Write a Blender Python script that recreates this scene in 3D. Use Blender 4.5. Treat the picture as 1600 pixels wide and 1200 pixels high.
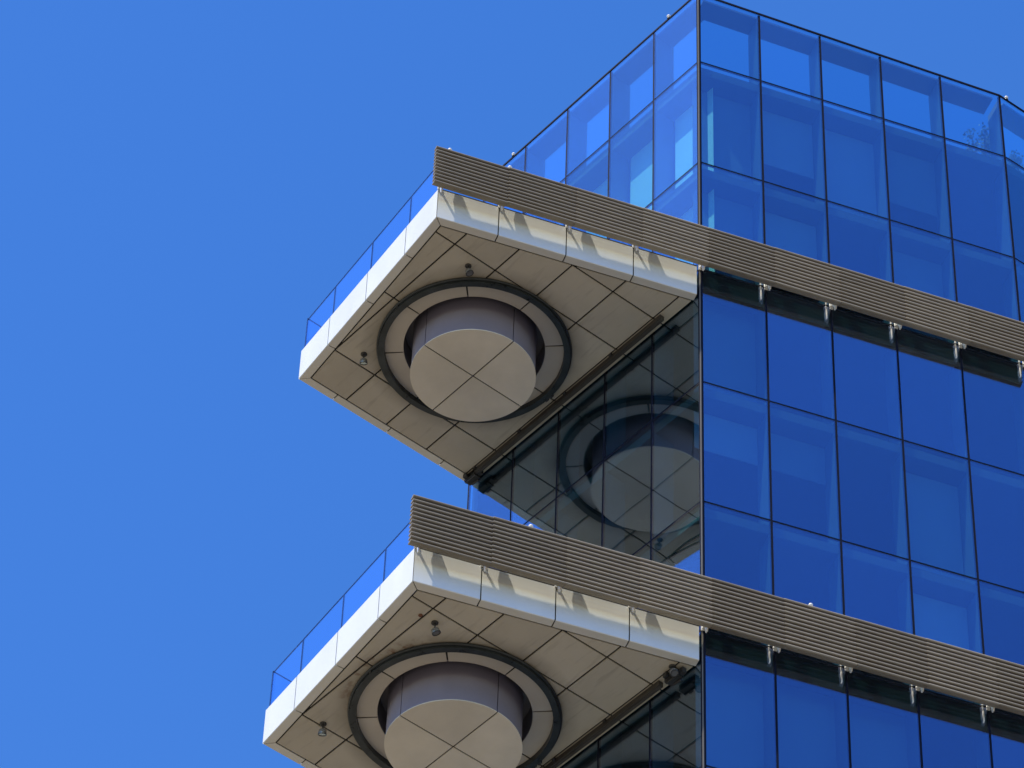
import bpy, math, random
import numpy as np
from mathutils import Matrix, Vector
random.seed(7)
sc = bpy.context.scene
COL = sc.collection
R_ = math.radians
for o in list(bpy.data.objects):
    bpy.data.objects.remove(o)

# ------------------------------------------------------------ measured geometry (metres)
S = 1.5                     # glass pane width
PHI = 1.2218                # plan direction of the right-hand facade
EX, EY = math.cos(PHI), math.sin(PHI)
NX, NY = EY, -EX            # its outward normal
SL = 1.5122                 # pane width on the left wall
HF = 0.874                  # fascia height
H = 10.4215                 # from one balcony to the next
KB = -3.903                 # balcony corner, in panes along the facade
AX, AY = -7.507, -4.791     # far balcony corner
ZROW = 3.4738
CX, CY = -4.34, -2.53       # centre of the round ceiling feature
FACING2 = R_(86.6)          # direction of the angled facade past the bend

# ------------------------------------------------------------ camera
cam_d = bpy.data.cameras.new('camera')
cam = bpy.data.objects.new('camera', cam_d)
COL.objects.link(cam)
rx, ry, rz = 2.3877, 0.0425, 0.8993
M = Matrix.Rotation(rz, 4, 'Z') @ Matrix.Rotation(rx, 4, 'X') @ Matrix.Rotation(ry, 4, 'Z')
M.translation = Vector((41.8414, -38.1697, -63.1353))
cam.matrix_world = M
cam_d.sensor_width = 36.0
cam_d.lens = 6.332 * 1000 / 1600 * 36.0
cam_d.clip_start = 1.0
cam_d.clip_end = 6000
sc.camera = cam

# ------------------------------------------------------------ sky, sun, exposure
sun_dir = Vector((-2.83 * EX + NX, -2.83 * EY + NY, 5.55)).normalized()
el = math.asin(sun_dir.z)
az = math.atan2(sun_dir.x, sun_dir.y)
w = bpy.data.worlds.new('World')
sc.world = w
w.use_nodes = True
nt = w.node_tree
nt.nodes.clear()
sky = nt.nodes.new('ShaderNodeTexSky')
sky.sky_type = 'NISHITA'
sky.sun_disc = False
sky.sun_elevation = el
sky.sun_rotation = az
sky.altitude = 200
sky.air_density = 1.0
sky.dust_density = 0.3
sky.ozone_density = 2.0
hs = nt.nodes.new('ShaderNodeHueSaturation')
hs.inputs['Hue'].default_value = 0.5125
hs.inputs['Saturation'].default_value = 1.345
hs.inputs['Value'].default_value = 1.55
bg = nt.nodes.new('ShaderNodeBackground')
bg.inputs['Strength'].default_value = 0.12
out = nt.nodes.new('ShaderNodeOutputWorld')
nt.links.new(sky.outputs[0], hs.inputs['Color'])
nt.links.new(hs.outputs[0], bg.inputs[0])
nt.links.new(bg.outputs[0], out.inputs[0])
sun_d = bpy.data.lights.new('sun', 'SUN')
sun_d.energy = 5.0
sun_d.angle = R_(0.53)
sun_d.color = (1.0, 0.92, 0.78)
sun = bpy.data.objects.new('sun', sun_d)
COL.objects.link(sun)
sun.rotation_euler = sun_dir.to_track_quat('Z', 'Y').to_euler()
vs = sc.view_settings
vs.view_transform = 'Standard'
vs.look = 'None'
vs.exposure = 0.45
vs.gamma = 1.0
vs.use_curve_mapping = False
sc.cycles.max_bounces = 14
sc.cycles.transparent_max_bounces = 24
sc.cycles.glossy_bounces = 6

# ------------------------------------------------------------ materials
def mat(name, col, rough=0.5, metal=0.0, spec=0.5, var=0.10, scale=1.5, bump=0.0, bscale=20.0, rnd=0.0, streak=None, rust=False, rvar=0.1, grime=False, objcol=False):
    m = bpy.data.materials.new(name)
    m.use_nodes = True
    t = m.node_tree
    N, Lk = t.nodes, t.links
    b = N['Principled BSDF']
    b.inputs['Roughness'].default_value = rough
    b.inputs['Metallic'].default_value = metal
    b.inputs['Specular IOR Level'].default_value = spec
    geo = N.new('ShaderNodeNewGeometry')
    mp = N.new('ShaderNodeMapping')
    if streak:
        mp.inputs['Scale'].default_value = streak
    Lk.new(geo.outputs['Position'], mp.inputs[0])
    nz = N.new('ShaderNodeTexNoise')
    nz.inputs['Scale'].default_value = scale
    nz.inputs['Detail'].default_value = 6
    nz.inputs['Roughness'].default_value = 0.6
    Lk.new(mp.outputs[0], nz.inputs['Vector'])
    mr = N.new('ShaderNodeMapRange')
    mr.inputs['From Min'].default_value = 0.3
    mr.inputs['From Max'].default_value = 0.7
    mr.inputs['To Min'].default_value = 1 - var
    mr.inputs['To Max'].default_value = 1 + var
    Lk.new(nz.outputs[0], mr.inputs[0])
    last = mr.outputs[0]
    if rnd:
        oi = N.new('ShaderNodeObjectInfo')
        m2 = N.new('ShaderNodeMapRange')
        m2.inputs['To Min'].default_value = 1 - rnd
        m2.inputs['To Max'].default_value = 1 + rnd
        Lk.new(oi.outputs['Random'], m2.inputs[0])
        mu = N.new('ShaderNodeMath'); mu.operation = 'MULTIPLY'
        Lk.new(last, mu.inputs[0]); Lk.new(m2.outputs[0], mu.inputs[1])
        last = mu.outputs[0]
    vm = N.new('ShaderNodeVectorMath'); vm.operation = 'SCALE'
    vm.inputs[0].default_value = col
    Lk.new(last, vm.inputs['Scale'])
    cout = vm.outputs[0]
    if rust:
        # rust washed out round the metal ring of the lower balcony, and a few specks
        sep = N.new('ShaderNodeSeparateXYZ'); Lk.new(geo.outputs['Position'], sep.inputs[0])
        vd = N.new('ShaderNodeVectorMath'); vd.operation = 'DISTANCE'
        vd.inputs[1].default_value = (CX, CY, -H)
        Lk.new(geo.outputs['Position'], vd.inputs[0])
        a = N.new('ShaderNodeMapRange'); a.inputs['From Min'].default_value = 2.32; a.inputs['From Max'].default_value = 2.06
        Lk.new(vd.outputs['Value'], a.inputs[0])
        zz = N.new('ShaderNodeMath'); zz.operation = 'LESS_THAN'; zz.inputs[1].default_value = -5
        Lk.new(sep.outputs[2], zz.inputs[0])
        yy = N.new('ShaderNodeMapRange'); yy.inputs['From Min'].default_value = -4.1; yy.inputs['From Max'].default_value = -4.5
        Lk.new(sep.outputs[1], yy.inputs[0])
        n3 = N.new('ShaderNodeTexNoise'); n3.inputs['Scale'].default_value = 6; n3.inputs['Detail'].default_value = 5
        Lk.new(geo.outputs['Position'], n3.inputs['Vector'])
        n4 = N.new('ShaderNodeMapRange'); n4.inputs['From Min'].default_value = 0.5; n4.inputs['From Max'].default_value = 0.62
        Lk.new(n3.outputs[0], n4.inputs[0])
        prod = a.outputs[0]
        for s_ in (zz.outputs[0], yy.outputs[0], n4.outputs[0]):
            q = N.new('ShaderNodeMath'); q.operation = 'MULTIPLY'
            Lk.new(prod, q.inputs[0]); Lk.new(s_, q.inputs[1]); prod = q.outputs[0]
        mx = N.new('ShaderNodeMix'); mx.data_type = 'RGBA'
        Lk.new(prod, mx.inputs['Factor']); Lk.new(cout, mx.inputs['A'])
        mx.inputs['B'].default_value = (0.20, 0.085, 0.04, 1)
        cout = mx.outputs['Result']
    if objcol:
        oc = N.new('ShaderNodeObjectInfo'); om = N.new('ShaderNodeVectorMath'); om.operation = 'MULTIPLY'
        Lk.new(cout, om.inputs[0]); Lk.new(oc.outputs['Color'], om.inputs[1]); cout = om.outputs[0]
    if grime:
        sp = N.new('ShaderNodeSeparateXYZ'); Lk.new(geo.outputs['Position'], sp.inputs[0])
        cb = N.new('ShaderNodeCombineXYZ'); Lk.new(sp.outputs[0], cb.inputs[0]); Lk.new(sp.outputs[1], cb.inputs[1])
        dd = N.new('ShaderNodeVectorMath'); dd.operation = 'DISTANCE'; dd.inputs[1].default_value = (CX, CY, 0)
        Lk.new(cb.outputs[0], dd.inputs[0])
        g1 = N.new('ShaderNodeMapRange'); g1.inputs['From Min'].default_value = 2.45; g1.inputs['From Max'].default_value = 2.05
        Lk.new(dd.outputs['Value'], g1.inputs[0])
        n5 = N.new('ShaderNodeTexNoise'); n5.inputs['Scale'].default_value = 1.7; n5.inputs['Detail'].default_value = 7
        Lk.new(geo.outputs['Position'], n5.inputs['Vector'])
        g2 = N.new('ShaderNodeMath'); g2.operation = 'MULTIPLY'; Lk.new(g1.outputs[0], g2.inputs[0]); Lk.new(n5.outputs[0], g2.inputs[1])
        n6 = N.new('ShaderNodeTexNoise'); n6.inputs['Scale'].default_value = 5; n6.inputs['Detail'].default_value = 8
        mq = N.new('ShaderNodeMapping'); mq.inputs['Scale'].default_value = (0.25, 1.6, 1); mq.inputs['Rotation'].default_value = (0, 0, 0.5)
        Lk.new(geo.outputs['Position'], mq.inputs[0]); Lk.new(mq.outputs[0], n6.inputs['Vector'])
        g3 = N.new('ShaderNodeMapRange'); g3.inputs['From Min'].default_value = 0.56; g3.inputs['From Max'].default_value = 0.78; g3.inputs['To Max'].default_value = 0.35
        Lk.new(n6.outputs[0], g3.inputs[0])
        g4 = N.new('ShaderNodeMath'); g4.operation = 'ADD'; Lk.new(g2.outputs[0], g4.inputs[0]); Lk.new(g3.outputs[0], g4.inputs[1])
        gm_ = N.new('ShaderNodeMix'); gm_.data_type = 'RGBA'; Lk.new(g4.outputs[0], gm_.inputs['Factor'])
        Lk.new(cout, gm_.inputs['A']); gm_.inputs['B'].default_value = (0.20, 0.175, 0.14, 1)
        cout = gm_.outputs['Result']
    Lk.new(cout, b.inputs['Base Color'])
    if rvar:
        r2 = N.new('ShaderNodeMapRange')
        r2.inputs['To Min'].default_value = max(0.02, rough - rvar)
        r2.inputs['To Max'].default_value = min(1, rough + rvar)
        Lk.new(nz.outputs[0], r2.inputs[0]); Lk.new(r2.outputs[0], b.inputs['Roughness'])
    if bump:
        nb = N.new('ShaderNodeTexNoise'); nb.inputs['Scale'].default_value = bscale; nb.inputs['Detail'].default_value = 3
        Lk.new(geo.outputs['Position'], nb.inputs['Vector'])
        bp = N.new('ShaderNodeBump'); bp.inputs['Strength'].default_value = bump; bp.inputs['Distance'].default_value = 0.01
        Lk.new(nb.outputs[0], bp.inputs['Height']); Lk.new(bp.outputs[0], b.inputs['Normal'])
    return m

def glass(name, trans, refl, rough=0.0, wave=0.02, graze=(0.3, 0.33, 0.4)):
    m = bpy.data.materials.new(name)
    m.use_nodes = True
    t = m.node_tree; N, Lk = t.nodes, t.links
    N.clear()
    o = N.new('ShaderNodeOutputMaterial')
    ad = N.new('ShaderNodeAddShader')
    tr = N.new('ShaderNodeBsdfTransparent'); tr.inputs[0].default_value = (*trans, 1)
    gl = N.new('ShaderNodeBsdfGlossy'); gl.inputs['Roughness'].default_value = rough
    # coated glass mirrors more of the light the flatter it strikes
    lw = N.new('ShaderNodeLayerWeight'); lw.inputs['Blend'].default_value = 0.5
    pw = N.new('ShaderNodeMath'); pw.operation = 'POWER'; pw.inputs[1].default_value = 2.0
    Lk.new(lw.outputs['Facing'], pw.inputs[0])
    mc = N.new('ShaderNodeMix'); mc.data_type = 'RGBA'
    mc.inputs['A'].default_value = (*refl, 1); mc.inputs['B'].default_value = (*graze, 1)
    Lk.new(pw.outputs[0], mc.inputs['Factor'])
    o2 = N.new('ShaderNodeObjectInfo'); m3 = N.new('ShaderNodeMapRange')
    m3.inputs['To Min'].default_value = 0.88; m3.inputs['To Max'].default_value = 1.10
    Lk.new(o2.outputs['Random'], m3.inputs[0])
    sc_ = N.new('ShaderNodeVectorMath'); sc_.operation = 'SCALE'
    Lk.new(mc.outputs['Result'], sc_.inputs[0]); Lk.new(m3.outputs[0], sc_.inputs['Scale']); Lk.new(sc_.outputs[0], gl.inputs['Color'])
    geo = N.new('ShaderNodeNewGeometry')
    oi = N.new('ShaderNodeObjectInfo')
    # each pane is very slightly bowed in its own way
    vs_ = N.new('ShaderNodeVectorMath'); vs_.operation = 'SCALE'; vs_.inputs[0].default_value = (31, 17, 23)
    Lk.new(oi.outputs['Random'], vs_.inputs['Scale'])
    va = N.new('ShaderNodeVectorMath'); Lk.new(geo.outputs['Position'], va.inputs[0]); Lk.new(vs_.outputs[0], va.inputs[1])
    nz = N.new('ShaderNodeTexNoise'); nz.inputs['Scale'].default_value = 0.45; nz.inputs['Detail'].default_value = 1
    Lk.new(va.outputs[0], nz.inputs['Vector'])
    bp = N.new('ShaderNodeBump'); bp.inputs['Strength'].default_value = 1.0; bp.inputs['Distance'].default_value = wave
    Lk.new(nz.outputs[0], bp.inputs['Height']); Lk.new(bp.outputs[0], gl.inputs['Normal'])
    Lk.new(tr.outputs[0], ad.inputs[0]); Lk.new(gl.outputs[0], ad.inputs[1]); Lk.new(ad.outputs[0], o.inputs[0])
    return m

M_FASCIA = mat('cream_panel', (0.77, 0.77, 0.71), rough=0.32, spec=0.5, metal=0.15, var=0.035, scale=1.2, rvar=0.08, rnd=0.015, streak=(1, 1, 0.4))
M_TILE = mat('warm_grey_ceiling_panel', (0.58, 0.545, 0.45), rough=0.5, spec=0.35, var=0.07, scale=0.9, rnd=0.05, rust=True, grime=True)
M_RINGTILE = mat('ring_panel', (0.60, 0.56, 0.48), rough=0.45, spec=0.4, var=0.05, scale=1.1, rnd=0.03)
M_DRUM = mat('drum_side_panel', (0.30, 0.285, 0.36), rough=0.35, spec=0.5, metal=0.3, var=0.06, rnd=0.02)
M_CAP = mat('drum_cap_panel', (0.78, 0.735, 0.61), rough=0.42, spec=0.5, var=0.10, scale=0.8, rnd=0.07)
M_WELL = mat('recess_lining', (0.20, 0.20, 0.23), rough=0.5, var=0.1)
M_TRIM = mat('dark_ring_metal', (0.045, 0.055, 0.06), rough=0.3, metal=0.5, var=0.35, scale=3)
M_TUBE = mat('grey_tube', (0.045, 0.052, 0.058), rough=0.35, metal=0.5, var=0.2, scale=5)
M_JOINT = mat('black_gasket', (0.010, 0.010, 0.010), rough=0.8, var=0.1)
M_CHANNEL = mat('brown_channel', (0.085, 0.078, 0.07), rough=0.45, metal=0.4, var=0.25, scale=3, streak=(1, 6, 6))
M_SLAT = mat('bronze_slat', (0.28, 0.238, 0.185), rough=0.6, metal=0.0, spec=0.3, var=0.12, scale=3, streak=(0.6, 0.6, 6), rnd=0.05, objcol=True)
M_BRACKET = mat('white_bracket', (0.74, 0.74, 0.72), rough=0.35, spec=0.5, var=0.05)
M_MULL = mat('navy_mullion', (0.006, 0.008, 0.02), rough=0.7, var=0.1, spec=0.1)
M_POST = mat('corner_post', (0.16, 0.15, 0.13), rough=0.5, metal=0.0, var=0.1)
M_FIN = mat('grey_inner_frame', (0.10, 0.125, 0.17), rough=0.5, var=0.06)
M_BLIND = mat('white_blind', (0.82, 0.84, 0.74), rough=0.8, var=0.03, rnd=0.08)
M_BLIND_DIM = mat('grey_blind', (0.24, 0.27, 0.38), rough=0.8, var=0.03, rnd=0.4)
M_SLAB = mat('concrete_slab', (0.10, 0.10, 0.105), rough=0.8, var=0.1)
M_CORE = mat('interior_wall', (0.05, 0.055, 0.07), rough=0.8, var=0.1)
M_LAMP = mat('spotlight_black', (0.03, 0.03, 0.03), rough=0.4, var=0.2, scale=8)
M_LENS = mat('spotlight_grey', (0.22, 0.22, 0.21), rough=0.25, metal=0.4, var=0.1)
M_LEAF = mat('roof_leaf', (0.30, 0.34, 0.24), rough=0.3, var=0.3, scale=9)
M_STEM = mat('roof_stem', (0.10, 0.08, 0.06), rough=0.8, var=0.2)
M_GROUND = mat('pale_paving', (0.14, 0.113, 0.072), rough=0.9, var=0.2, scale=0.05)
M_GLASS = glass('blue_coated_glass', (0.46, 0.65, 0.67), (0.115, 0.098, 0.185), wave=0.011, graze=(0.54, 0.70, 0.80))
M_RAILGL = glass('clear_balustrade_glass', (0.86, 0.91, 0.96), (0.03, 0.035, 0.05), wave=0.004, graze=(0.2, 0.22, 0.3))
M_GEDGE = mat('glass_edge', (0.04, 0.09, 0.24), rough=0.3, var=0.1)
M_YEL = mat('yellow_tape', (0.7, 0.45, 0.08), rough=0.5)

# ------------------------------------------------------------ mesh helpers
class MB:
    def __init__(s): s.v = []; s.f = []; s.sm = []
    def add(s, vs_, fs, smooth=False):
        b = len(s.v); s.v += [tuple(map(float, v)) for v in vs_]
        s.f += [tuple(b + i for i in f) for f in fs]; s.sm += [smooth] * len(fs)
        return s
    def prism(s, poly, z0, z1):
        n = len(poly)
        vs_ = [(x, y, z0) for x, y in poly] + [(x, y, z1) for x, y in poly]
        fs = [tuple(range(n))[::-1], tuple(range(n, 2 * n))] + [(i, (i + 1) % n, n + (i + 1) % n, n + i) for i in range(n)]
        return s.add(vs_, fs)
    def loft(s, sec0, sec1, smooth=False):
        n = len(sec0)
        fs = [tuple(range(n))[::-1], tuple(range(n, 2 * n))] 
        s.add(list(sec0) + list(sec1), fs)
        return s.add(list(sec0) + list(sec1), [(i, (i + 1) % n, n + (i + 1) % n, n + i) for i in range(n)], smooth)
    def box(s, c, d):
        x, y, z = c; a, b, h = d[0] / 2, d[1] / 2, d[2] / 2
        return s.prism([(x - a, y - b), (x + a, y - b), (x + a, y + b), (x - a, y + b)], z - h, z + h)
    def tube(s, p0, p1, r, n=8, r1=None):
        p0, p1 = Vector(p0), Vector(p1); d = (p1 - p0).normalized()
        u = d.orthogonal().normalized(); v = d.cross(u); r1 = r if r1 is None else r1
        A = [p0 + (u * math.cos(2 * math.pi * i / n) + v * math.sin(2 * math.pi * i / n)) * r for i in range(n)]
        B = [p1 + (u * math.cos(2 * math.pi * i / n) + v * math.sin(2 * math.pi * i / n)) * r1 for i in range(n)]
        return s.loft(A, B, True)
    def sector(s, r0, r1, a0, a1, z0, z1, c=(0, 0), step=3.0, smooth=True):
        n = max(1, int(abs(a1 - a0) / step)); full = abs(abs(a1 - a0) - 360) < 1e-6
        an = [R_(a0 + (a1 - a0) * i / n) for i in range(n + 1)]
        P = lambda r, a, z: (c[0] + r * math.cos(a), c[1] + r * math.sin(a), z)
        if r0 <= 1e-6:
            vs_ = [(c[0], c[1], z0), (c[0], c[1], z1)] + [P(r1, a, z0) for a in an] + [P(r1, a, z1) for a in an]
            m = n + 1
            s.add(vs_, [(0, 2 + i + 1, 2 + i) for i in range(n)] + [(1, 2 + m + i, 2 + m + i + 1) for i in range(n)])
            s.add(vs_, [(2 + i, 2 + i + 1, 2 + m + i + 1, 2 + m + i) for i in range(n)], smooth)
            if not full: s.add(vs_, [(0, 2, 2 + m, 1), (0, 1, 2 + m + n, 2 + n)])
            return s
        vs_ = []
        for a in an: vs_ += [P(r0, a, z0), P(r1, a, z0), P(r1, a, z1), P(r0, a, z1)]
        fl, sm_ = [], []
        for i in range(n):
            b, d = 4 * i, 4 * i + 4
            fl += [(b, d, d + 1, b + 1), (b + 3, b + 2, d + 2, d + 3)]
            sm_ += [(b + 1, d + 1, d + 2, b + 2), (b, b + 3, d + 3, d)]
        s.add(vs_, fl); s.add(vs_, sm_, smooth)
        if not full: s.add(vs_, [(0, 1, 2, 3), (4 * n + 3, 4 * n + 2, 4 * n + 1, 4 * n)])
        return s
    def torus(s, R, r, z, c, n=120, m=10, a0=0, a1=360):
        vs_ = []
        for i in range(n + 1):
            a = R_(a0 + (a1 - a0) * i / n)
            for j in range(m):
                b = 2 * math.pi * j / m
                vs_.append((c[0] + (R + r * math.cos(b)) * math.cos(a), c[1] + (R + r * math.cos(b)) * math.sin(a), z + r * math.sin(b)))
        return s.add(vs_, [(i * m + j, (i + 1) * m + j, (i + 1) * m + (j + 1) % m, i * m + (j + 1) % m) for i in range(n) for j in range(m)], True)
    def lathe(s, prof, c, n=16, axis=None):
        ax = Vector(axis or (0, 0, 1)).normalized(); u = ax.orthogonal().normalized(); v = ax.cross(u); c = Vector(c)
        vs_ = []
        for r, h in prof:
            for i in range(n):
                a = 2 * math.pi * i / n
                vs_.append(c + ax * h + (u * math.cos(a) + v * math.sin(a)) * r)
        k = len(prof)
        fs = [(j * n + i, j * n + (i + 1) % n, (j + 1) * n + (i + 1) % n, (j + 1) * n + i) for j in range(k - 1) for i in range(n)]
        s.add(vs_, fs, True); s.add(vs_, [tuple(range(n))[::-1], tuple(range((k - 1) * n, k * n))])
        return s
    def mesh(s, name, m):
        me = bpy.data.meshes.new(name)
        me.from_pydata(s.v, [], s.f)
        me.polygons.foreach_set('use_smooth', s.sm)
        me.materials.append(m)
        me.validate(); me.update()
        return me
    def build(s, name, m, parent=None, loc=None, **props):
        me = s.mesh(name, m)
        import bmesh
        bm = bmesh.new(); bm.from_mesh(me); bmesh.ops.recalc_face_normals(bm, faces=bm.faces); bm.to_mesh(me); bm.free()
        return link(name, me, parent, loc, **props)

def link(name, me, parent=None, loc=None, **props):
    o = bpy.data.objects.new(name, me)
    COL.objects.link(o)
    if parent: o.parent = parent
    if loc: o.location = loc
    for k, v in props.items(): o[k] = v
    return o

def thing(name, label, cat, group=None, loc=(0, 0, 0)):
    o = bpy.data.objects.new(name, None); COL.objects.link(o); o.location = loc
    o['label'] = label; o['category'] = cat
    if group: o['group'] = group
    return o

def copy_tree(o, parent):
    c = o.copy(); COL.objects.link(c); c.parent = parent
    for ch in [x for x in bpy.data.objects if x.parent == o and x is not c]:
        copy_tree(ch, c)
    return c

def F(k, off, z=None):      # point on the right-hand facade
    x, y = k * S * EX + off * NX, k * S * EY + off * NY
    return (x, y) if z is None else (x, y, z)

E2X, E2Y = math.cos(FACING2), math.sin(FACING2); N2X, N2Y = E2Y, -E2X
K5 = F(5, 0)
def G(k, off, z=None):      # point on the angled facade past the bend (k from 0)
    x, y = K5[0] + k * S * E2X + off * N2X, K5[1] + k * S * E2Y + off * N2Y
    return (x, y) if z is None else (x, y, z)
def W(k, off, z=None):      # point on the left wall, k panes left of the corner
    x, y = -k * SL, -off
    return (x, y) if z is None else (x, y, z)

# ------------------------------------------------------------ ground
gm = MB().add([(-2000, -2000, 0), (2000, -2000, 0), (2000, 2000, 0), (-2000, 2000, 0)], [(0, 1, 2, 3)])
gm.build('ground', M_GROUND, None, (0, 0, -64.7), kind='structure')

# ------------------------------------------------------------ tower
tower = thing('glass_tower', 'blue glass corner tower with two cream balconies and bronze louvre bands', 'building', loc=(0, 0, -64.7))
GZ = 64.7
def sub(name, parent_loc=(0, 0, GZ)):
    pass

ZR = [7.82, 4.34, 0.85, -2.62, -6.09, -9.57, -13.05, -16.5, -20.0]   # transom heights
# root frame: parts use world coordinates, the tower Empty stands on the ground
def part(mb, name, m, **p):
    o = mb.build(name, m, tower, (0, 0, GZ), **p)
    return o

PLAN = [(-5 * SL, 0), (0, 0), K5, G(7, 0), (-5 * SL, G(7, 0)[1])]
def inset(poly, d):
    n = len(poly); out_ = []
    for i in range(n):
        p0, p1, p2 = [Vector(poly[j % n]) for j in (i - 1, i, i + 1)]
        d1 = (p1 - p0).normalized(); d2 = (p2 - p1).normalized()
        n1 = Vector((-d1.y, d1.x)); n2 = Vector((-d2.y, d2.x))
        b = (n1 + n2).normalized(); out_.append(tuple(p1 + b * (d / max(0.2, b.dot(n1)))))
    return out_

in1 = inset(PLAN, 0.10)
for z in ZR:
    part(MB().prism(in1, z - 0.32, z - 0.06), 'floor_slab', M_SLAB)
core = inset(PLAN, 3.2)
part(MB().prism(core, ZR[-1], ZR[0] - 0.33), 'core_wall', M_CORE)
# blind back walls (never seen from the street corner)
part(MB().prism([(-5 * SL - 0.0, 0.12), (-5 * SL + 0.2, 0.12), (-5 * SL + 0.2, PLAN[4][1]), (-5 * SL, PLAN[4][1])], -64.7, ZR[0] + 0.3), 'end_wall', M_SLAB)
part(MB().prism([(-5 * SL + 0.2, PLAN[4][1] - 0.2), (PLAN[3][0] - 0.1, PLAN[4][1] - 0.2), (PLAN[3][0] - 0.1, PLAN[4][1]), (-5 * SL + 0.2, PLAN[4][1])], -64.7, ZR[0] + 0.3), 'end_wall', M_SLAB)
# lower storeys down to the street
lo = MB().prism(inset(PLAN, 0.03), -64.7, ZR[-1] - 0.4)
part(lo, 'lower_storeys', M_GLASS)
lo2 = MB()
for z in np.arange(-62, ZR[-1] - 1, ZROW): lo2.prism(inset(PLAN, 0.0), z - 0.04, z + 0.04)
part(lo2, 'lower_floor_band', M_MULL)
part(MB().prism(inset(PLAN, 1.0), -64.7, ZR[-1] - 0.4), 'lower_core', M_CORE)

GAP = 0.024
def curtain(name, P, n0, n1, pw, ztop, seed, blind, skip=lambda k, r: False):
    """P(k, off[, z]) gives points; one box pane per cell, mullion and fin per grid line."""
    rnd = random.Random(seed)
    cap = MB()
    cap.loft([P(n0, -0.02, ztop(n0)), P(n0, 0.012, ztop(n0)), P(n0, 0.012, ztop(n0) + 0.05), P(n0, -0.02, ztop(n0) + 0.05)],
             [P(n1, -0.02, ztop(n1)), P(n1, 0.012, ztop(n1)), P(n1, 0.012, ztop(n1) + 0.05), P(n1, -0.02, ztop(n1) + 0.05)])
    root = part(cap, name, M_MULL)
    zs = ZR
    g = GAP / pw
    for k in range(n0, n1):
        for r in range(len(zs)):
            a, b = k + g, k + 1 - g
            if r == 0: zb, zt0, zt1 = zs[0] + GAP, ztop(a) - 0.004, ztop(b) - 0.004
            else: zb = zs[r] + GAP; zt0 = zt1 = zs[r - 1] - GAP
            sk = skip(k, r)
            if sk is True: continue
            if sk: zt0 = zt1 = sk
            mb = MB()
            lo_ = [P(a, -0.016, zb), P(b, -0.016, zb), P(b, 0, zb), P(a, 0, zb)]
            hi_ = [P(a, -0.016, zt0), P(b, -0.016, zt1), P(b, 0, zt1), P(a, 0, zt0)]
            mb.loft(lo_, hi_)
            mb.build('glass_pane', M_GLASS, root)
            if r > 0 and blind:
                u = rnd.random()
                if u < blind:
                    drop = rnd.choice([0.35, 0.6, 1, 1, 1])
                    z0 = zt0 - 0.35 - (zt0 - zb - 0.35) * drop
                    bl = MB(); o_ = -0.50
                    bl.loft([P(a + .02, o_, z0), P(b - .02, o_, z0), P(b - .02, o_ - .01, z0), P(a + .02, o_ - .01, z0)],
                            [P(a + .02, o_, zt0 - .35), P(b - .02, o_, zt0 - .35), P(b - .02, o_ - .01, zt0 - .35), P(a + .02, o_ - .01, zt0 - .35)])
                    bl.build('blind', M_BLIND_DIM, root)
    zlow = zs[-1]
    for k in range(n0, n1 + 1):
        zt = ztop(k) - 0.03
        h = 0.026 / pw
        mb = MB().loft([P(k - h, -0.05, zlow), P(k + h, -0.05, zlow), P(k + h, -0.004, zlow), P(k - h, -0.004, zlow)],
                       [P(k - h, -0.05, zt), P(k + h, -0.05, zt), P(k + h, -0.004, zt), P(k - h, -0.004, zt)])
        mb.build('mullion', M_MULL, root)
        if n0 < k < n1 or (k == n1 and name != 'left_glass_wall'):
            h = 0.03 / pw
            for r in range(len(zs)):
                top_ = ztop(k) - 0.10 if r == 0 else zs[r - 1] - 0.33
                z0 = zs[r] - 0.05
                mb = MB().loft([P(k - h, -0.58, z0), P(k + h, -0.58, z0), P(k + h, -0.06, z0), P(k - h, -0.06, z0)],
                               [P(k - h, -0.58, top_), P(k + h, -0.58, top_), P(k + h, -0.06, top_), P(k - h, -0.06, top_)])
                mb.build('inner_fin', M_FIN, root)
    for r, z in enumerate(zs):
        e0 = n0 + 0.03; e1 = n1 - 0.03
        mb = MB().loft([P(e0, -0.045, z - .024), P(e0, -0.006, z - .024), P(e0, -0.006, z + .024), P(e0, -0.045, z + .024)],
                       [P(e1, -0.045, z - .024), P(e1, -0.006, z - .024), P(e1, -0.006, z + .024), P(e1, -0.045, z + .024)])
        mb.build('transom', M_MULL, root)
    e0 = n0 + 0.10; e1 = n1 - 0.10
    mb = MB().loft([P(e0, -0.55, ztop(e0) - .12), P(e0, -0.06, ztop(e0) - .12), P(e0, -0.06, ztop(e0) - .06), P(e0, -0.55, ztop(e0) - .06)],
                   [P(e1, -0.55, ztop(e1) - .12), P(e1, -0.06, ztop(e1) - .12), P(e1, -0.06, ztop(e1) - .06), P(e1, -0.55, ztop(e1) - .06)])
    mb.build('top_frame', M_FIN, root)
    return root

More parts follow.
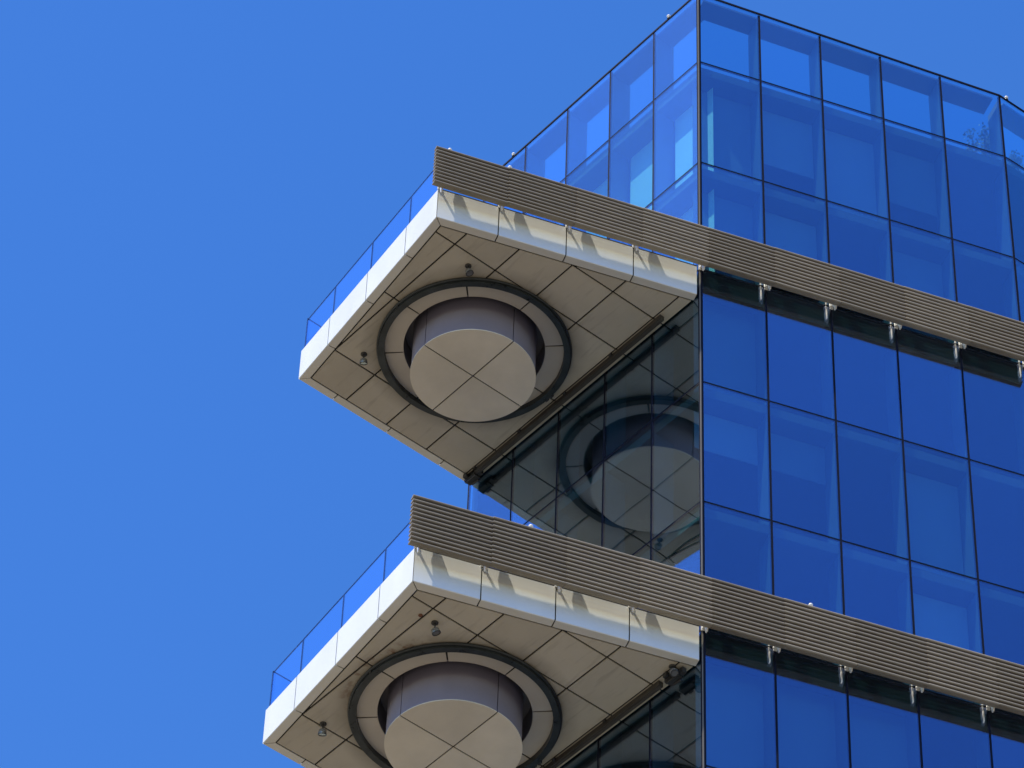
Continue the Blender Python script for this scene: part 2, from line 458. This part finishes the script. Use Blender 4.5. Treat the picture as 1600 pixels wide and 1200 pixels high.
right = curtain('right_glass_wall', F, 0, 5, S, lambda k: 10.26 - 0.055 * k, 3, 0.55)
angled = curtain('angled_glass_wall', G, 0, 7, S, lambda k: 9.985 - 0.03 * k, 5, 0.5)
for P_, n_, rt in ((F, 5, right), (G, 7, angled)):
    for zz in (0.85, -9.57):  # black sheets added behind the glass to darken the louvre's reflected band
        for k in range(n_):
            MB().loft([P_(k + .03, -.032, zz - .62), P_(k + .97, -.032, zz - .62), P_(k + .97, -.052, zz - .62), P_(k + .03, -.052, zz - .62)],
                      [P_(k + .03, -.032, zz - .03), P_(k + .97, -.032, zz - .03), P_(k + .97, -.052, zz - .03), P_(k + .03, -.052, zz - .03)]).build('reflected_shade_sheet', M_JOINT, rt)
left = curtain('left_glass_wall', W, 0, 5, SL, lambda k: 10.275, 9, 0.0)
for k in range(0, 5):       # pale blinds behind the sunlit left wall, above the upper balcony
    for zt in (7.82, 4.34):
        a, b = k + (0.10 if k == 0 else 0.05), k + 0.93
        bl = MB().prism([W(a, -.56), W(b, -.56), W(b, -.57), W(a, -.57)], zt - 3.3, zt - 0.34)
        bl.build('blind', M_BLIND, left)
# corner post where the two glass walls meet
part(MB().prism([(-0.035, 0.0), (-0.035, -0.012), (0.0, -0.016), (0.02, 0.028), (0.005, 0.05)], ZR[-1], 10.3), 'corner_post', M_POST)

# ------------------------------------------------------------ balcony
EDGE_AB = 'ab'
A = Vector((AX, AY)); B = Vector(F(KB, 0)); C = Vector(F(-0.04, 0)); D = Vector((-7.50, -0.012)); C2 = Vector((-0.03, -0.012))
OUT = [A, B, C, C2, D]      # counter-clockwise seen from above
def circle_point_on_poly(ang, poly):
    d = Vector((math.cos(ang), math.sin(ang))); c = Vector((CX, CY)); best = None
    n = len(poly)
    for i in range(n):
        p, q = Vector(poly[i]), Vector(poly[(i + 1) % n]); e_ = q - p
        den = d.x * e_.y - d.y * e_.x
        if abs(den) < 1e-9: continue
        t = ((p.x - c.x) * e_.y - (p.y - c.y) * e_.x) / den
        u = ((p.x - c.x) * d.y - (p.y - c.y) * d.x) / den
        if t > 0 and -1e-6 <= u <= 1 + 1e-6 and (best is None or t < best): best = t
    return c + d * best
def holed(poly, r, z0, z1):
    """plate with a round hole"""
    angs = sorted(set([round(2 * math.pi * i / 96, 6) for i in range(96)] + [round(math.atan2(p[1] - CY, p[0] - CX) % (2 * math.pi), 6) for p in poly]))
    mb = MB(); n = len(angs); vs_ = []
    for a in angs:
        o_ = circle_point_on_poly(a, poly)
        i_ = (CX + r * math.cos(a), CY + r * math.sin(a))
        vs_ += [(i_[0], i_[1], z0), (o_.x, o_.y, z0), (o_.x, o_.y, z1), (i_[0], i_[1], z1)]
    fs = []
    for i in range(n):
        b, d = 4 * i, 4 * ((i + 1) % n)
        fs += [(b, d, d + 1, b + 1), (b + 3, b + 2, d + 2, d + 3), (b + 1, d + 1, d + 2, b + 2), (b, b + 3, d + 3, d)]
    return mb.add(vs_, fs)

core_poly = inset([tuple(p) for p in OUT], 0.045)
slab = holed(core_poly, 1.53, 0.030, 0.052)
slab.prism(core_poly, 0.62, 0.845)
# dark side lining behind the fascia
ip = inset([tuple(p) for p in OUT], 0.075)
for i in range(5):
    a, b, c_, d_ = core_poly[i], core_poly[(i + 1) % 5], ip[(i + 1) % 5], ip[i]
    slab.prism([a, b, c_, d_], 0.054, 0.618)
balcony = part(slab, 'balcony', M_JOINT, label='upper cream balcony with a round drum in its ceiling')

# fascia: L-shaped panels with a mitred corner and a dark gap between them
J = 0.017
def line_isect(p, d, q, e_):
    den = d.x * e_.y - d.y * e_.x
    t = ((q.x - p.x) * e_.y - (q.y - p.y) * e_.x) / den
    return p + d * t
def fascia_side(P0, P1, cuts, w, mitre0, mitre1, hgt=HF, double=False):
    """P0->P1 outer edge; inward is to the left. cuts are distances along the edge."""
    d = (P1 - P0).normalized(); nin = Vector((-d.y, d.x)); L = (P1 - P0).length
    prof = [(0.0, 0.012), (0.0, hgt), (0.03, hgt), (0.03, 0.028), (w - J, 0.028), (w - J, 0.0), (0.012, 0.0)]
    st = [0.0] + cuts + [L]
    for i in range(len(st) - 1):
        s0, s1 = st[i], st[i + 1]
        def sec(s_, first, last):
            r_ = []
            for o_, z in prof:
                q = P0 + nin * o_
                if first and mitre0 is not None: b = line_isect(q, d, P0, mitre0) + d * 0.011
                elif last and mitre1 is not None: b = line_isect(q, d, P1, mitre1) - d * 0.011
                else: b = q + d * (s_ + (J * 0.8 if s_ == s0 else -J * 0.8))
                r_.append((b.x, b.y, z))
            return r_
        mb = MB().loft(sec(s0, i == 0, False), sec(s1, False, i == len(st) - 2))
        mb.build('fascia_panel', M_FASCIA, balcony)
BW = 0.205
inn = inset([tuple(p) for p in (A, B, C, Vector((C.x, 0)), D)], BW)
def bis(P, Q, Rr):
    d1 = (Q - P).normalized(); d2 = (Rr - Q).normalized()
    return (Vector((-d1.y, d1.x)) + Vector((-d2.y, d2.x))).normalized()
mA, mB_ = bis(D, A, B), bis(A, B, C)
LAB = (B - A).length; ab = (B - A).normalized()
xcuts = [-6.31, -4.78, -3.24]
fascia_side(A, B, [(x - A.x) / ab.x for x in xcuts], BW, mA, mB_)
fascia_side(B, C, [(k - KB) * S for k in (-3, -2, -1)], BW, mB_, None)
fascia_side(D, A, [abs(y - D.y) for y in (-0.913, -2.39, -3.868)], BW, None, mA)

# ceiling panels clipped to the balcony outline and to the ring
def clip(poly, a, b, c_):       # keep a*x+b*y<=c
    out_ = []
    for i in range(len(poly)):
        p, q = poly[i - 1], poly[i]
        dp, dq = a * p[0] + b * p[1] - c_, a * q[0] + b * q[1] - c_
        if (dp <= 0) != (dq <= 0):
            t = dp / (dp - dq); out_.append((p[0] + (q[0] - p[0]) * t, p[1] + (q[1] - p[1]) * t))
        if dq <= 0: out_.append(q)
    return out_
def clip_edge(poly, P, Q, d):   # inside = left of PQ, at least d away
    e_ = (Vector(Q) - Vector(P)).normalized(); n_ = Vector((-e_.y, e_.x))
    return clip(poly, -n_.x, -n_.y, -(n_.dot(Vector(P)) + d))
def minus_disc(poly, r):
    pts_ = []
    n = len(poly)
    for i in range(n):
        p, q = Vector(poly[i]), Vector(poly[(i + 1) % n]); m = max(2, int((q - p).length / 0.01))
        prev = None
        for j in range(m): pts_.append(p + (q - p) * (j / m))
    c = Vector((CX, CY)); ins = [(p - c).length < r for p in pts_]
    if all(ins): return None
    if not any(ins): return [poly]
    N_ = len(pts_); st = next(i for i in range(N_) if not ins[i] and ins[i - 1])
    pieces = []; cur = []; runs = []
    order = [(st + i) % N_ for i in range(N_)]
    i = 0
    while i < N_:
        if not ins[order[i]]:
            run = []
            while i < N_ and not ins[order[i]]:
                run.append(pts_[order[i]]); i += 1
            runs.append(run)
        else: i += 1
    res_ = []
    for run in runs:
        # thin out collinear points
        keep = [run[0]]
        for j in range(1, len(run) - 1):
            a_, b_ = run[j] - keep[-1], run[j + 1] - run[j]
            if abs(a_.normalized().cross(b_.normalized()) if False else a_.x * b_.y - a_.y * b_.x) > 1e-6: keep.append(run[j])
        keep.append(run[-1])
        # close along the disc, from the end of the run back to its start
        a1 = math.atan2(run[-1].y - CY, run[-1].x - CX); a0 = math.atan2(run[0].y - CY, run[0].x - CX)
        d_ = (a0 - a1 + math.pi) % (2 * math.pi) - math.pi
        m = max(2, int(abs(d_) / R_(3)))
        for j in range(0, m + 1):
            a_ = a1 + d_ * j / m; keep.append(Vector((CX + r * math.cos(a_), CY + r * math.sin(a_))))
        ar = 0.5 * sum(keep[j].x * keep[(j + 1) % len(keep)].y - keep[(j + 1) % len(keep)].x * keep[j].y for j in range(len(keep)))
        if abs(ar) > 0.004 and len(keep) > 3: res_.append([tuple(p) for p in keep])
    return res_
xs = [-8.3, -6.325, -4.335, -2.33, -1.145, 1.6]
ys = [-6.9, -5.83, -4.735, -3.645, -2.54, -1.42, -0.30, -0.012]
g = 0.021
for i in range(len(xs) - 1):
    for j in range(len(ys) - 1):
        cell = [(xs[i] + g, ys[j] + g), (xs[i + 1] - g, ys[j] + g), (xs[i + 1] - g, ys[j + 1] - g), (xs[i] + g, ys[j + 1] - g)]
        for P_, Q_, d_ in ((D, A, BW + J), (A, B, BW + J), (B, C, BW + J), (C, Vector((C.x, 0)), 0.0)):
            cell = clip_edge(cell, P_, Q_, d_) if len(cell) >= 3 else []
        if len(cell) < 3: continue
        for pl in (minus_disc(cell, 1.99) or []):
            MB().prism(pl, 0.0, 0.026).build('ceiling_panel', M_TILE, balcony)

# the round feature: flat ring of eight panels, dark rim, tube, recess, drum
for i in range(8):
    gd = 0.6
    MB().sector(1.505, 1.90, 45 * i + gd, 45 * i + 45 - gd, 0.012, 0.028, (CX, CY)).build('ring_panel', M_RINGTILE, balcony)
MB().sector(1.905, 2.035, 0, 360, -0.125, 0.024, (CX, CY)).build('ring_rim', M_TRIM, balcony)
tube = MB().torus(2.045, 0.034, -0.040, (CX, CY), n=144)
for a in range(0, 360, 30):
    tube.sector(1.985, 2.04, a, a + 1.2, -0.06, -0.03, (CX, CY))
tube.build('ring_tube', M_TUBE, balcony)
cl = MB()
for a, s_ in ((86.5, .10), (90.5, .085), (-92, .06), (-125.6, .05)):
    x, y = CX + 2.02 * math.cos(R_(a)), CY + 2.02 * math.sin(R_(a))
    cl.box((x, y, -0.055), (s_, s_ * 1.2, 0.12))
cl.build('ring_clamp', M_LAMP, balcony)
MB().sector(1.50, 1.525, 0, 360, 0.03, 0.60, (CX, CY)).build('recess_lining', M_WELL, balcony)
MB().sector(0.0, 1.52, 0, 360, 0.602, 0.615, (CX, CY)).build('recess_top', M_WELL, balcony)
DZ = -0.82
for i in range(4):
    MB().sector(1.285, 1.31, 90 * i + 0.5, 90 * i + 89.5, DZ + 0.040, 0.60, (CX, CY)).build('drum_side', M_DRUM, balcony)
    cp = MB().sector(0.0, 1.306, 90 * i, 90 * i + 90, DZ, DZ + 0.02, (0, 0))
    sh = 0.022
    ox, oy = CX + sh * math.cos(R_(90 * i + 45)), CY + sh * math.sin(R_(90 * i + 45))
    cp.build('drum_cap', M_CAP, balcony, (ox, oy, 0))
MB().sector(0.0, 1.283, 0, 360, DZ + 0.021, 0.6, (CX, CY)).build('drum_core', M_JOINT, balcony)

# dark channel along the glass wall, with its fixings
ch = MB().prism([(-7.30, -0.275), (-0.95, -0.275), (-0.95, -0.165), (-7.30, -0.165)], -0.13, -0.012)
ch.prism([(-7.30, -0.245), (-0.95, -0.245), (-0.95, -0.195), (-7.30, -0.195)], -0.15, -0.13)
chan = ch.build('ceiling_channel', M_CHANNEL, balcony)
for x in np.arange(-7.0, -1.0, 1.5):
    MB().box((x, -0.30, -0.04), (0.07, 0.05, 0.06)).build('fixing', M_LAMP, chan)

# fascia top rail and balustrades
rail = MB()
def strip(P0, P1, off0, off1, z0, z1, mb):
    d = (P1 - P0).normalized(); n_ = Vector((-d.y, d.x))
    a, b, c_, e_ = P0 + n_ * off0, P1 + n_ * off0, P1 + n_ * off1, P0 + n_ * off1
    return mb.prism([tuple(a), tuple(b), tuple(c_), tuple(e_)], z0, z1)
strip(B + (C - B).normalized() * .02, C, 0.002, 0.09, HF + 0.002, HF + 0.038, rail)
strip(A + ab * .05, B - ab * .05, 0.045, 0.10, HF - 0.03, HF - 0.004, rail)
rail.build('base_rail', M_JOINT, balcony)
def balustrade(P0, P1, cuts, hgt, inset_=0.06):
    d = (P1 - P0).normalized(); n_ = Vector((-d.y, d.x)); L = (P1 - P0).length
    st = [0.03] + cuts + [L - 0.03]
    for i in range(len(st) - 1):
        a = P0 + d * (st[i] + 0.004) + n_ * inset_; b = P0 + d * (st[i + 1] - 0.004) + n_ * inset_
        mb = MB().prism([tuple(a), tuple(b), tuple(b + n_ * 0.018), tuple(a + n_ * 0.018)], HF + 0.002, HF + hgt)
        pane = mb.build('balustrade_pane', M_RAILGL, balcony)
        e1 = MB().prism([tuple(a), tuple(b), tuple(b + n_ * 0.022), tuple(a + n_ * 0.022)], HF + hgt + 0.001, HF + hgt + 0.012)
        for q0, q1 in ((a, a + d * 0.007), (b - d * 0.007, b)):
            e1.prism([tuple(q0 - n_ * .002), tuple(q1 - n_ * .002), tuple(q1 + n_ * 0.020), tuple(q0 + n_ * 0.020)], HF + 0.003, HF + hgt)
        e1.build('glass_edge', M_GEDGE, pane)
BH = 1.02
balustrade(A, B, [(x - A.x) / ab.x for x in xcuts], BH)
balustrade(D, A, [abs(y - D.y) for y in (-0.913, -2.39, -3.868)], BH)
balustrade(B, C, [(k - KB) * S for k in (-3, -2, -1)], BH, 0.11)

# second, lower balcony: a copy
balcony2 = copy_tree(balcony, tower)
balcony2.location = (0, 0, GZ - H)
balcony2['label'] = 'lower cream balcony with rust marks beside the ring of its ceiling drum'
# end units of the two channels sit at opposite ends
def end_unit(parent, x, z):
    mb = MB().box((x, -0.19, -0.10), (0.34, 0.17, 0.16))
    mb.box((x + 0.22, -0.16, -0.09), (0.12, 0.10, 0.12)); mb.box((x - 0.08, -0.30, -0.08), (0.10, 0.10, 0.10))
    mb.tube((x - .12, -0.10, -0.16), (x + .12, -0.10, -0.20), 0.03); mb.tube((x - .16, -0.24, -0.19), (x + .18, -0.24, -0.19), 0.022)
    mb.build('channel_end_unit', M_LAMP, parent)
end_unit(balcony, -7.20, 0)
end_unit(balcony2, -0.62, 0)

# ------------------------------------------------------------ louvre bands
LB, NSL, PITCH = 0.59, 11, 0.1085
def blade(P, k0, k1, z, skew=0.0):
    prof = [(0.426, 0.000), (0.434, 0.016), (0.428, 0.036), (0.40, 0.050), (0.34, 0.056), (0.290, 0.062), (0.262, 0.054), (0.264, 0.038), (0.33, 0.014), (0.385, -0.002), (0.412, -0.006)]
    a = [P(k0, o_, z + h) for o_, h in prof]; b = [P(k1, o_ + skew, z + h + skew * 0.4) for o_, h in prof]
    return MB().loft(a, b)
def louvre_band(name_label, dz, nsl):
    rail_ = MB()
    rail_.loft([F(KB - .02, .235, 1.25), F(KB - .02, .275, 1.25), F(KB - .02, .275, 1.31), F(KB - .02, .235, 1.31)],
               [F(5, .235, 1.25), F(5, .275, 1.25), F(5, .275, 1.31), F(5, .235, 1.31)])
    root = rail_.build('louvre_band', M_CHANNEL, tower, (0, 0, GZ + dz), label=name_label)
    ks = [-4.05, -2.96] + [k + 0.04 for k in range(-2, 5)] + [5.06]
    ks = [-4.05, -2.97, -1.97, -0.97, 0.03, 1.03, 2.03, 3.03, 4.03, 5.06]
    tone = [0.80, 0.86, 1.0, 1.16, 0.90, 1.04, 0.94, 1.10, 0.98]
    for i in range(len(ks) - 1):
        jit = [(-0.0015, 0.0), (0.0015, 0.001)][i % 2]
        for s_ in range(nsl):
            z = LB + PITCH * s_ + (0.012 if i else 0.0) + jit[0]
            o_ = blade(F, ks[i] + 0.001, ks[i + 1] - 0.004, z, -0.005).build('slat', M_SLAT, root)
            o_.color = (tone[i], tone[i], tone[i] * 0.97, 1)
    for i in range(4):
        for s_ in range(nsl):
            blade(G, i + (0.08 if i == 0 else 0.001), i + 0.998, LB + PITCH * s_ + 0.012).build('slat', M_SLAT, root)
    def bracket(P, k):
        t = 0.012 / S
        fin = [(.135, .74), (.17, .585), (.235, .575), (.275, .655), (.275, 1.60), (.265, 1.68), (.182, 1.87), (.130, 1.62), (.118, 1.30), (.135, 1.10)]
        mb = MB().loft([P(k - t, o_, z) for o_, z in fin], [P(k + t, o_, z) for o_, z in fin])
        b = mb.build('bracket', M_BRACKET, root)
        ar = MB(); zz = 0.905 if k < 0 else 0.83; t2 = 0.02 / S
        ar.loft([P(k - t2, 0.0, zz), P(k + t2, 0.0, zz), P(k + t2, 0.0, zz + .045), P(k - t2, 0.0, zz + .045)],
                [P(k - t2, 0.15, zz - .02), P(k + t2, 0.15, zz - .02), P(k + t2, 0.15, zz + .05), P(k - t2, 0.15, zz + .05)])
        t3 = 0.035 / S
        ar.loft([P(k - t3, 0.004, zz - .05), P(k + t3, 0.004, zz - .05), P(k + t3, 0.03, zz - .05), P(k - t3, 0.03, zz - .05)],
                [P(k - t3, 0.004, zz + .09), P(k + t3, 0.004, zz + .09), P(k + t3, 0.03, zz + .09), P(k - t3, 0.03, zz + .09)])
        ar.build('bracket_arm', M_BRACKET, b)
        if k > 0:       # bar added in place of the fin's bright glass reflection, with a thin rod
            hk = MB(); h2 = 0.012 / S
            pts_ = [(k - .088, .93), (k - .082, .44), (k - .092, .385)]
            for (ka, za), (kb, zb) in zip(pts_[:-1], pts_[1:]):
                hk.loft([P(ka - h2, .018, za), P(ka + h2, .018, za), P(ka + h2, .042, za), P(ka - h2, .042, za)],
                        [P(kb - h2, .018, zb), P(kb + h2, .018, zb), P(kb + h2, .042, zb), P(kb - h2, .042, zb)])
            hk.tube(P(k - .03, .05, .80), P(k - .03, .05, .93), .022)
            hk.build('fin_reflection_bar', M_BRACKET, b)
            MB().tube(P(k - .13, .05, .80), P(k, .05, .855), .011).build('cross_rod', M_JOINT, b)
    bracket(F, KB + 0.01)
    for k in range(-3, 6): bracket(F, k)
    for k in range(1, 4): bracket(G, k)
    return root
lb1 = louvre_band('bronze louvre band level with the upper balcony', 0, 11)
lb2 = louvre_band('bronze louvre band level with the lower balcony', -H, 12)

# ------------------------------------------------------------ spotlights under the balconies
def spotlight(label, x, y, z, drop, aim):
    t = thing('spotlight', label, 'spotlight', 'small spotlights under the balconies', (x, y, z))
    MB().lathe([(0.07, -0.0), (0.07, -0.02), (0.045, -0.035)], (0, 0, 0)).build('base', M_LAMP, t)
    a = Vector(aim).normalized(); e_ = Vector((0, 0, -drop)) + a * 0.05
    MB().tube((0, 0, -0.03), e_, 0.014).build('stem', M_LAMP, t)
    hd = MB().lathe([(0.035, -0.05), (0.075, -0.02), (0.085, 0.04), (0.085, 0.07)], e_, axis=a).build('lamp_head', M_LENS, t)
    MB().lathe([(0.088, 0.065), (0.088, 0.078), (0.07, 0.078), (0.068, 0.055)], e_, axis=a).build('lens_ring', M_LAMP, hd)
spotlight('small spotlight hanging near the front corner under the upper balcony', -2.60, -4.15, 0, 0.12, (0.2, 0.3, -1))
spotlight('small spotlight at the far left under the upper balcony', -6.00, -4.20, 0, 0.13, (-0.3, 0.3, -1))
spotlight('small spotlight near the front corner under the lower balcony', -2.60, -4.47, -H, 0.14, (0.1, 0.4, -1))
spotlight('small spotlight at the far left under the lower balcony', -6.25, -4.27, -H, 0.13, (-0.3, 0.2, -1))
spotlight('small spotlight by the glass wall at the inner end of the lower balcony', -0.50, -0.33, -H, 0.10, (0.5, 0.1, -1))

# a cut-off fixing plug beside the lower spotlight
rp = MB().lathe([(0.04, 0), (0.045, -0.015), (0.02, -0.03)], (0, 0, 0)).build('ceiling_plug', mat('rust_brown', (0.16, 0.07, 0.04), rough=0.8), None, (-2.62, -4.80, -H))
rp['label'] = 'rusty brown plug in the lower balcony ceiling beside its front spotlight'; rp['category'] = 'plug'

# ------------------------------------------------------------ small white lamps on the edges
def marker(label, p):
    t = thing('marker_lamp', label, 'lamp', 'small white lamps on the top edges', p)
    MB().lathe([(0.04, 0.0), (0.04, 0.015), (0.015, 0.02), (0.015, 0.03)], (0, 0, 0), n=10).build('base', M_LENS, t)
    MB().lathe([(0.015, 0.03), (0.04, 0.045), (0.048, 0.07), (0.035, 0.095), (0.01, 0.105)], (0, 0, 0), n=12).build('lamp_dome', M_BRACKET, t)
marker('white lamp on the left roof edge nearest the tower corner', (-1.0, 0.0, 10.325))
marker('white lamp on the left roof edge just above the louvre band', (-6.50, 0.0, 10.325))
marker('white lamp on the roof edge past the bend at the far right', G(0.15, 0, 10.03))
marker('white lamp on the left end of the upper louvre band', F(-3.84, 0.35, LB + PITCH * 10 + 0.05))
marker('white lamp on the upper louvre band above its second bracket', F(-2.95, 0.35, LB + PITCH * 10 + 0.07))
marker('white lamp on the lower louvre band right of the tower corner', F(1.42, 0.35, -H + LB + PITCH * 11 + 0.07))
marker('white lamp on the lower louvre band left of the tower corner', F(-2.45, 0.35, -H + LB + PITCH * 11 + 0.07))

# ------------------------------------------------------------ shrubs on the roof behind the top panes
def shrub(label, x, y, h, rad, seed, n=900):
    r = random.Random(seed)
    t = thing('roof_shrub', label, 'shrub', 'shrubs on the roof terrace', (x, y, ZR[0] - 0.06))
    MB().lathe([(0.22, 0), (0.28, 0.32), (0.25, 0.32), (0.24, 0.26)], (0, 0, 0), n=14).build('pot', M_SLAB, t)
    st = MB(); lf = MB()
    for i in range(9):
        a = r.uniform(0, 6.28); q = rad * r.uniform(0.2, 0.9)
        p0 = Vector((0, 0, 0.25)); p1 = Vector((q * math.cos(a) * .5, q * math.sin(a) * .5, 0.3 + h * .45)); p2 = Vector((q * math.cos(a), q * math.sin(a), 0.3 + h * r.uniform(.7, 1)))
        st.tube(p0, p1, 0.014, 5, 0.010); st.tube(p1, p2, 0.010, 5, 0.004)
        for j in range(n // 9):
            u = r.uniform(0.15, 1.05); b = p1.lerp(p2, u) if u > .5 else p0.lerp(p1, u * 2)
            b = b + Vector((r.gauss(0, .07), r.gauss(0, .07), r.gauss(0, .07)))
            d = Vector((r.gauss(0, 1), r.gauss(0, 1), r.gauss(0, .6))).normalized(); s_ = d.orthogonal().normalized()
            l_ = r.uniform(.05, .10); w_ = l_ * .32
            lf.add([b, b + d * l_ * .5 + s_ * w_, b + d * l_, b + d * l_ * .5 - s_ * w_], [(0, 1, 2, 3)])
    st.build('stem', M_STEM, t)
    lf.build('foliage', M_LEAF, t, kind='stuff')
shrub('leafy shrub behind the fifth top pane from the corner', *F(4.98, -0.95), 1.55, 0.42, 4)
shrub('leafy shrub behind the top pane past the bend', *G(0.85, -1.0), 1.55, 0.42, 8)

print('objects', len(bpy.data.objects))
